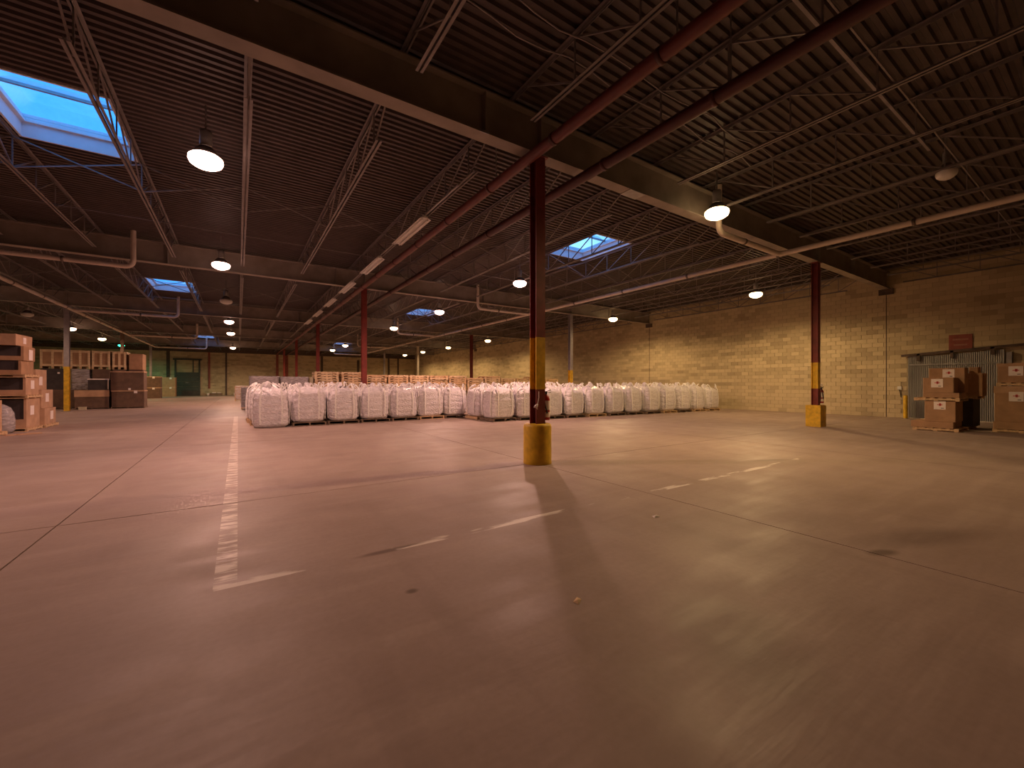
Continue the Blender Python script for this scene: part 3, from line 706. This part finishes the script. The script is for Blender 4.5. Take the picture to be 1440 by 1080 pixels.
# left foreground pile
LG = 'boxes in the left pile'
def lp(lbl, *a, **k): return carton('storage_box', lbl, *a, group=LG, rz=random.uniform(-.035, .035), **k)
tg = lambda u, v, s=.24: [('+x', u, v, s)]
pal = lambda x0, x1, y0, y1, z, lbl: tag(pallet_mesh_at(x0, x1, y0, y1, z), lbl, 'pallet', 'pallets between the boxes')
def pallet_mesh_at(x0, x1, y0, y1, z, m='wood', h=.10):
    return put('pallet', pallet_mesh(m, x1 - x0, y1 - y0, h), None, ((x0 + x1) / 2, (y0 + y1) / 2, z))
pal(-6.85, -5.55, 19.35, 20.6, 0, 'floor pallet under the tallest left pile')
lp('bottom tagged box of the tallest left pile', -6.8, -5.6, 19.45, 20.5, .10, 1.04, m='card_light', lab=tg(-.1, .55, .3), openfront=True)
pal(-6.85, -5.55, 19.35, 20.6, 1.045, 'pallet above the bottom box of the tallest left pile')
lp('second box up in the tallest left pile, short with open front', -6.75, -5.62, 19.45, 20.5, 1.15, 1.70, m='card_light', lab=tg(.0, .33, .28), openfront=True)
pal(-6.85, -5.6, 19.35, 20.5, 1.705, 'pallet above the short box in the tallest left pile')
lp('third box up in the tallest left pile with open front', -6.85, -5.72, 19.45, 20.45, 1.81, 2.24, m='card', openfront=True)
lp('fourth box up in the tallest left pile with big white tag', -6.85, -5.68, 19.45, 20.45, 2.245, 2.70, m='card', lab=tg(.1, .2, .34), openfront=True)
lp('flat topmost box on the tallest left pile', -7.0, -5.75, 19.3, 20.4, 2.71, 3.06, m='card_light', lab=[('-y', -.1, .18, .16), ('+x', .0, .18, .2)])
pal(-6.75, -5.5, 20.68, 21.9, 0, 'floor pallet under the shorter left pile')
lp('bottom tagged box of the shorter left pile', -6.7, -5.55, 20.72, 21.85, .10, .66, m='card_light', lab=tg(.1, .3, .3))
lp('middle tagged box of the shorter left pile', -6.7, -5.62, 20.74, 21.8, .665, 1.30, m='card_light', lab=tg(-.05, .36, .3))
lp('topmost tagged box of the shorter left pile', -6.72, -5.75, 20.74, 21.7, 1.305, 2.0, m='card_light', lab=tg(-.1, .3, .3))
pal(-7.1, -5.75, 17.2, 18.65, 0, 'floor pallet at the left edge of the picture')
lp('lower box at the left picture edge', -7.05, -5.85, 17.25, 18.6, .10, 1.02, m='card_light')
lp('upper box at the left picture edge with white tag', -7.1, -5.9, 17.3, 18.6, 1.03, 1.95, m='card', lab=tg(.3, .6, .26))
sk = thing('plastic_sack', 'shiny grey plastic-wrapped sack in front of the left pile', 'sack', (-5.98, 19.02, 0))
pr = [(.02, 0), (.22, .01), (.27, .10), (.275, .35), (.25, .62), (.18, .78), (.07, .86), (.03, .88)]
MB().lathe([(r * .94, z) for r, z in pr], 20).build('contents', 'grey_paint', sk); MB().lathe(pr, 28).build('film_cover', 'film', sk)
tag(MB().box(-.35, .35, -.2, .2, 0, .012).box(-.1, .38, -.16, .1, .012, .022).build('cardboard_scrap', 'card_light', None, (-5.35, 18.3, 0.001), .5), 'flattened cardboard scrap on the floor by the left pile', 'cardboard')

# left carton rows
RG = 'brown cartons in the left rows'
def rc(lbl, *a, **k): return carton('brown_carton', lbl, *a, group=RG, **k)
def pp(x0, x1, y0, y1, z, lbl): return tag(pallet_mesh_at(x0, x1, y0, y1, z, 'wood_dark', .09), lbl, 'pallet', 'pallets under the left cartons')
pp(-8.0, -6.5, 34.3, 35.4, 0, 'floor pallet under the lidded front carton by the grey column')
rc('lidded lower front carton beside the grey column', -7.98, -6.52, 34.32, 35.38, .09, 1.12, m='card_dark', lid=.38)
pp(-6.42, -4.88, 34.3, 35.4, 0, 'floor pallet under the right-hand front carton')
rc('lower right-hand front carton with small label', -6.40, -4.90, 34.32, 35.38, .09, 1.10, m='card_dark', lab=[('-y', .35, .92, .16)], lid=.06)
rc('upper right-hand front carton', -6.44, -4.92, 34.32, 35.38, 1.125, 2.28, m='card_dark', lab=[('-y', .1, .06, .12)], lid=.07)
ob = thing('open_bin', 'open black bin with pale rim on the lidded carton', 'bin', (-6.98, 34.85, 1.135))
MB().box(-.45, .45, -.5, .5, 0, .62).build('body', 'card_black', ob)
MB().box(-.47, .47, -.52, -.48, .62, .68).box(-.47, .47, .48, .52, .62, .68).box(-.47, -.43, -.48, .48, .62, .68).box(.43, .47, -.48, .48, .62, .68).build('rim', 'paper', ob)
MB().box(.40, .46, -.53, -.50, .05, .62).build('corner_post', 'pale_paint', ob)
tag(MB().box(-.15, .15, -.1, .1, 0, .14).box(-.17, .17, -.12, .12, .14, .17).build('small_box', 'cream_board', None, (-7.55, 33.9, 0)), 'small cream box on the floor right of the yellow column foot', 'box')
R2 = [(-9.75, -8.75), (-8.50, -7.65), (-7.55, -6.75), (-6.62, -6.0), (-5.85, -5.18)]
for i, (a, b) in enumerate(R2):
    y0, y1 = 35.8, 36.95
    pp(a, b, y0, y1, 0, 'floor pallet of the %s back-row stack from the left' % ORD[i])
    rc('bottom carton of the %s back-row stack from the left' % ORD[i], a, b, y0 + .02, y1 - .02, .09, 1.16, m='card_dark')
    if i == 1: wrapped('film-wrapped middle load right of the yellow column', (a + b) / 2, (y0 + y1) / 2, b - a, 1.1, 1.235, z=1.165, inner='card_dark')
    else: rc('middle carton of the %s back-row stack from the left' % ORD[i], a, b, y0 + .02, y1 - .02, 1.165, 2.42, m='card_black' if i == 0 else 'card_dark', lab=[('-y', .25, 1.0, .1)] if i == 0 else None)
    if i < 4: crate('pale slatted crate on top of the %s back-row stack from the left' % ORD[i], a - .03, b + .03, y0, y1, 2.435, 3.56, 'slatted crates on the back row')
    else: rc('topmost brown carton of the right-hand back-row stack', a, b, y0, y1, 2.43, 3.45, m='card')
for i, (x, y) in enumerate(((-7.52, 56.35), (-6.9, 63.5))):
    w = 1.5 if i == 0 else 1.3; nm = ('far stack beside the grey column', 'small far stack near the dock door')[i]
    for k in range(2):
        rc('%s carton of the %s' % (('lower', 'upper')[k], nm), x - w / 2, x + w / 2, y, y + 1.2, k * 1.14 + .003, k * 1.14 + 1.13, m='card_dark' if i == 0 else 'card', lid=.07, lab=[('-y', .2, 1.03, .2)])

# right wall pallets: boxes face the aisle
QG = 'cartons by the sliding door'
def qc(lbl, *a, **k): return carton('brown_carton', lbl, *a, group=QG, **k)
X0 = 18.6
pal(X0, 19.75, 3.05, 4.1, 0, 'floor pallet of the near stack by the sliding door')
qc('wide low tray carton at the foot of the sliding-door stack', X0 - .02, 19.7, 3.16, 4.14, .10, .30, tape=False)
qc('labelled carton on the low tray, near the sliding door', X0 + .02, 19.6, 3.12, 3.82, .305, .955, lab=[('-x', .0, .52, .27)])
pal(X0 - .05, 19.75, 3.02, 4.06, .96, 'upper pallet of the sliding-door stack')
qc('long flat carton on the upper pallet by the sliding door', X0 + .02, 19.6, 3.04, 3.86, 1.065, 1.22, tape=False)
qc('labelled carton at the left top of the sliding-door stack', X0 + .02, 19.2, 3.16, 3.86, 1.225, 1.70, lab=[('-x', -.02, .30, .27)])
qc('labelled higher carton at the back of the sliding-door stack', 19.22, 19.72, 3.02, 3.84, 1.225, 2.02, lab=[('-x', .05, .62, .27)])
pal(19.95, 21.1, 3.05, 4.1, 0, 'floor pallet behind the near sliding-door stack')
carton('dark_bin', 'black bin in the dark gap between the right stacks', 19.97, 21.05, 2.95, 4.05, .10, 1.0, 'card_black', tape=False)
pal(19.9, 21.1, 2.85, 3.9, 1.01, 'pallet on the black bin between the right stacks')
qc('plain carton on the black bin between the right stacks', 19.95, 20.7, 2.75, 3.3, 1.115, 1.85)
qc('small carton on top between the right stacks', 20.0, 20.5, 2.85, 3.05, 1.855, 2.05, tape=False)
pal(19.8, 21.0, 1.35, 2.52, 0, 'floor pallet of the stack at the right picture edge')
qc('low tray at the foot of the right-edge stack', 19.78, 20.95, 1.3, 2.5, .10, .33, tape=False)
qc('tall labelled carton in the right-edge stack', 19.82, 20.9, 1.4, 2.48, .335, 1.42, m='card', lab=[('-x', -.1, .78, .29)], lid=.2)
pal(19.8, 20.95, 1.35, 2.44, 1.435, 'thin pallet on the tall right-edge carton')
qc('labelled top carton of the right-edge stack', 19.84, 20.85, 1.4, 2.42, 1.54, 2.13, lab=[('-x', -.14, .36, .29)], lid=.09)

# sign, bollard, switch by the sliding door
sg = thing('wall_sign', 'faded dark red wall sign above the sliding door', 'sign', (XR - .015, 3.98, 2.90))
MB().box(-.03, 0, -.33, .33, 0, .62).build('board', 'sign_red', sg)
for z, a in ((.42, .22), (.2, .19)): MB().box(-.034, -.03, -a, a, z - .03, z + .03).build('faded_line', 'sign_ink', sg)
bo = thing('bollard', 'slim yellow post standing by the sliding door', 'bollard', (24.15, 5.55, 0))
MB().lathe([(.075, 0), (.075, .96), (.06, 1.0), (0, 1.02)], 18).build('post', 'yellow_paint', bo); MB().lathe([(.12, 0), (.12, .015), (.075, .015)], 18).build('foot_plate', 'steel', bo)
bx = thing('switch_box', 'small white box on the wall above the yellow post', 'switch box', (XR - .014, 5.84, 1.25))
MB().box(-.06, 0, -.07, .07, 0, .15).build('body', 'white_enamel', bx); MB().bar((-.03, 0, .0), (-.03, -.05, -.35), .02).build('cord', 'rubber', bx)

# fire extinguishers on the two near columns, and the tied string
def extinguisher(x, y, z, label, s=1.):
    e = thing('fire_extinguisher', label, 'fire extinguisher', (x, y, z), 0, 'fire extinguishers'); e.scale = (s, s, s)
    MB().lathe([(.0, 0), (.075, .005), (.08, .03), (.08, .40), (.066, .455), (.032, .485), (.028, .50), (0, .50)], 22).build('cylinder', 'ext_red', e)
    MB().lathe([(.0815, .20), (.0815, .38)], 22).build('paper_wrap', 'paper', e); MB().lathe([(.0815, .06), (.0815, .16)], 22).build('paper_band', 'paper', e)
    MB().box(-.02, .02, -.02, .02, .50, .56).bar((0, 0, .55), (.09, -.04, .585), .02, .012).bar((0, 0, .53), (.09, -.04, .54), .02, .012).build('valve_handle', 'rubber', e)
    MB().tube([(-.02, 0, .53), (-.07, -.05, .50), (-.09, -.06, .40), (-.06, -.075, .25), (-.03, -.085, .14)], .012, 8).build('hose', 'rubber', e)
    MB().box(-.12, -.075, -.03, .03, .15, .40).box(-.12, -.11, -.03, .03, .1, .62).build('bracket', 'steel', e)
    MB().lathe([(0, .60), (.035, .605), (.045, .64), (.03, .68), (0, .69)], 14, (-.07, -.03, 0)).build('gauge', 'paper', e)
extinguisher(CX + .225, 6.33, .80, 'red fire extinguisher hung on the nearest column', 1.)
extinguisher(17.1 + .225, 6.22, .82, 'red fire extinguisher hung on the right maroon column', 1.)
tn = thing('tied_string', 'white string and rag tied to the nearest column', 'string', (CX - .09, 6.165, 1.1))
MB().tube([(.02, 0, .26), (.015, -.01, .15), (-.01, -.015, .06), (-.03, -.015, .02)], .006, 6).build('string', 'paper', tn)
MB().tube([(-.02, -.015, .03), (-.045, -.02, .0), (-.08, -.02, -.02), (-.11, -.02, -.03)], [.012, .03, .022, .006], 8).tube([(-.04, -.02, 0), (-.05, -.025, -.05), (-.03, -.025, -.07)], [.02, .012, .005], 8).build('rag', 'paper', tn)

# bits by the back wall and on the floor
cr = thing('low_crate', 'low dark crate on the floor against the back wall', 'crate', (-2.5, 66.2, 0))
MB().box(-.8, .8, -.4, .4, 0, .32).build('body', 'wood_dark', cr); MB().box(-.3, .1, -.3, .2, .32, .42).box(.25, .6, -.3, .2, .32, .40).build('paper_stack', 'paper', cr)
cr = thing('low_crate', 'low dark crate beside the bags at the back wall', 'crate', (.45, 66.2, 0))
MB().box(-.5, .5, -.4, .4, 0, .45).build('body', 'wood_dark', cr); MB().box(-.3, .3, -.3, .2, .45, .55).build('paper_stack', 'paper', cr)
for x, w in ((-3.2, 'below the dark red post'), (-.35, 'between the two low crates')):
    b = thing('white_bucket', 'small white bucket on the floor by the back wall, ' + w, 'bucket', (x, 65.6, 0), 0, 'white buckets')
    MB().lathe([(0, 0), (.12, 0), (.15, .3)], 14).build('pail', 'paper', b); MB().lathe([(.155, .28), (.155, .32), (0, .325)], 14).build('lid', 'paper', b)
tag(MB().add([(-.05, -.02, .001), (.05, -.025, .001), (.04, .02, .012), (-.03, .03, .008), (0, 0, .02)], [(0, 1, 4), (1, 2, 4), (2, 3, 4), (3, 0, 4), (3, 2, 1, 0)]).build('paper_scrap', 'paper', None, (3.93, 3.0, 0)), 'small white scrap of paper on the open floor', 'paper')
tag(MB().add([(-.04, -.02, .001), (.04, -.02, .001), (.05, .015, .006), (-.02, .025, .004), (0, 0, .014)], [(0, 1, 4), (1, 2, 4), (2, 3, 4), (3, 0, 4), (3, 2, 1, 0)]).build('wood_splinter', 'wood', None, (1.95, 2.13, 0), .6), 'tiny wood splinter on the floor in the column shadow', 'splinter')
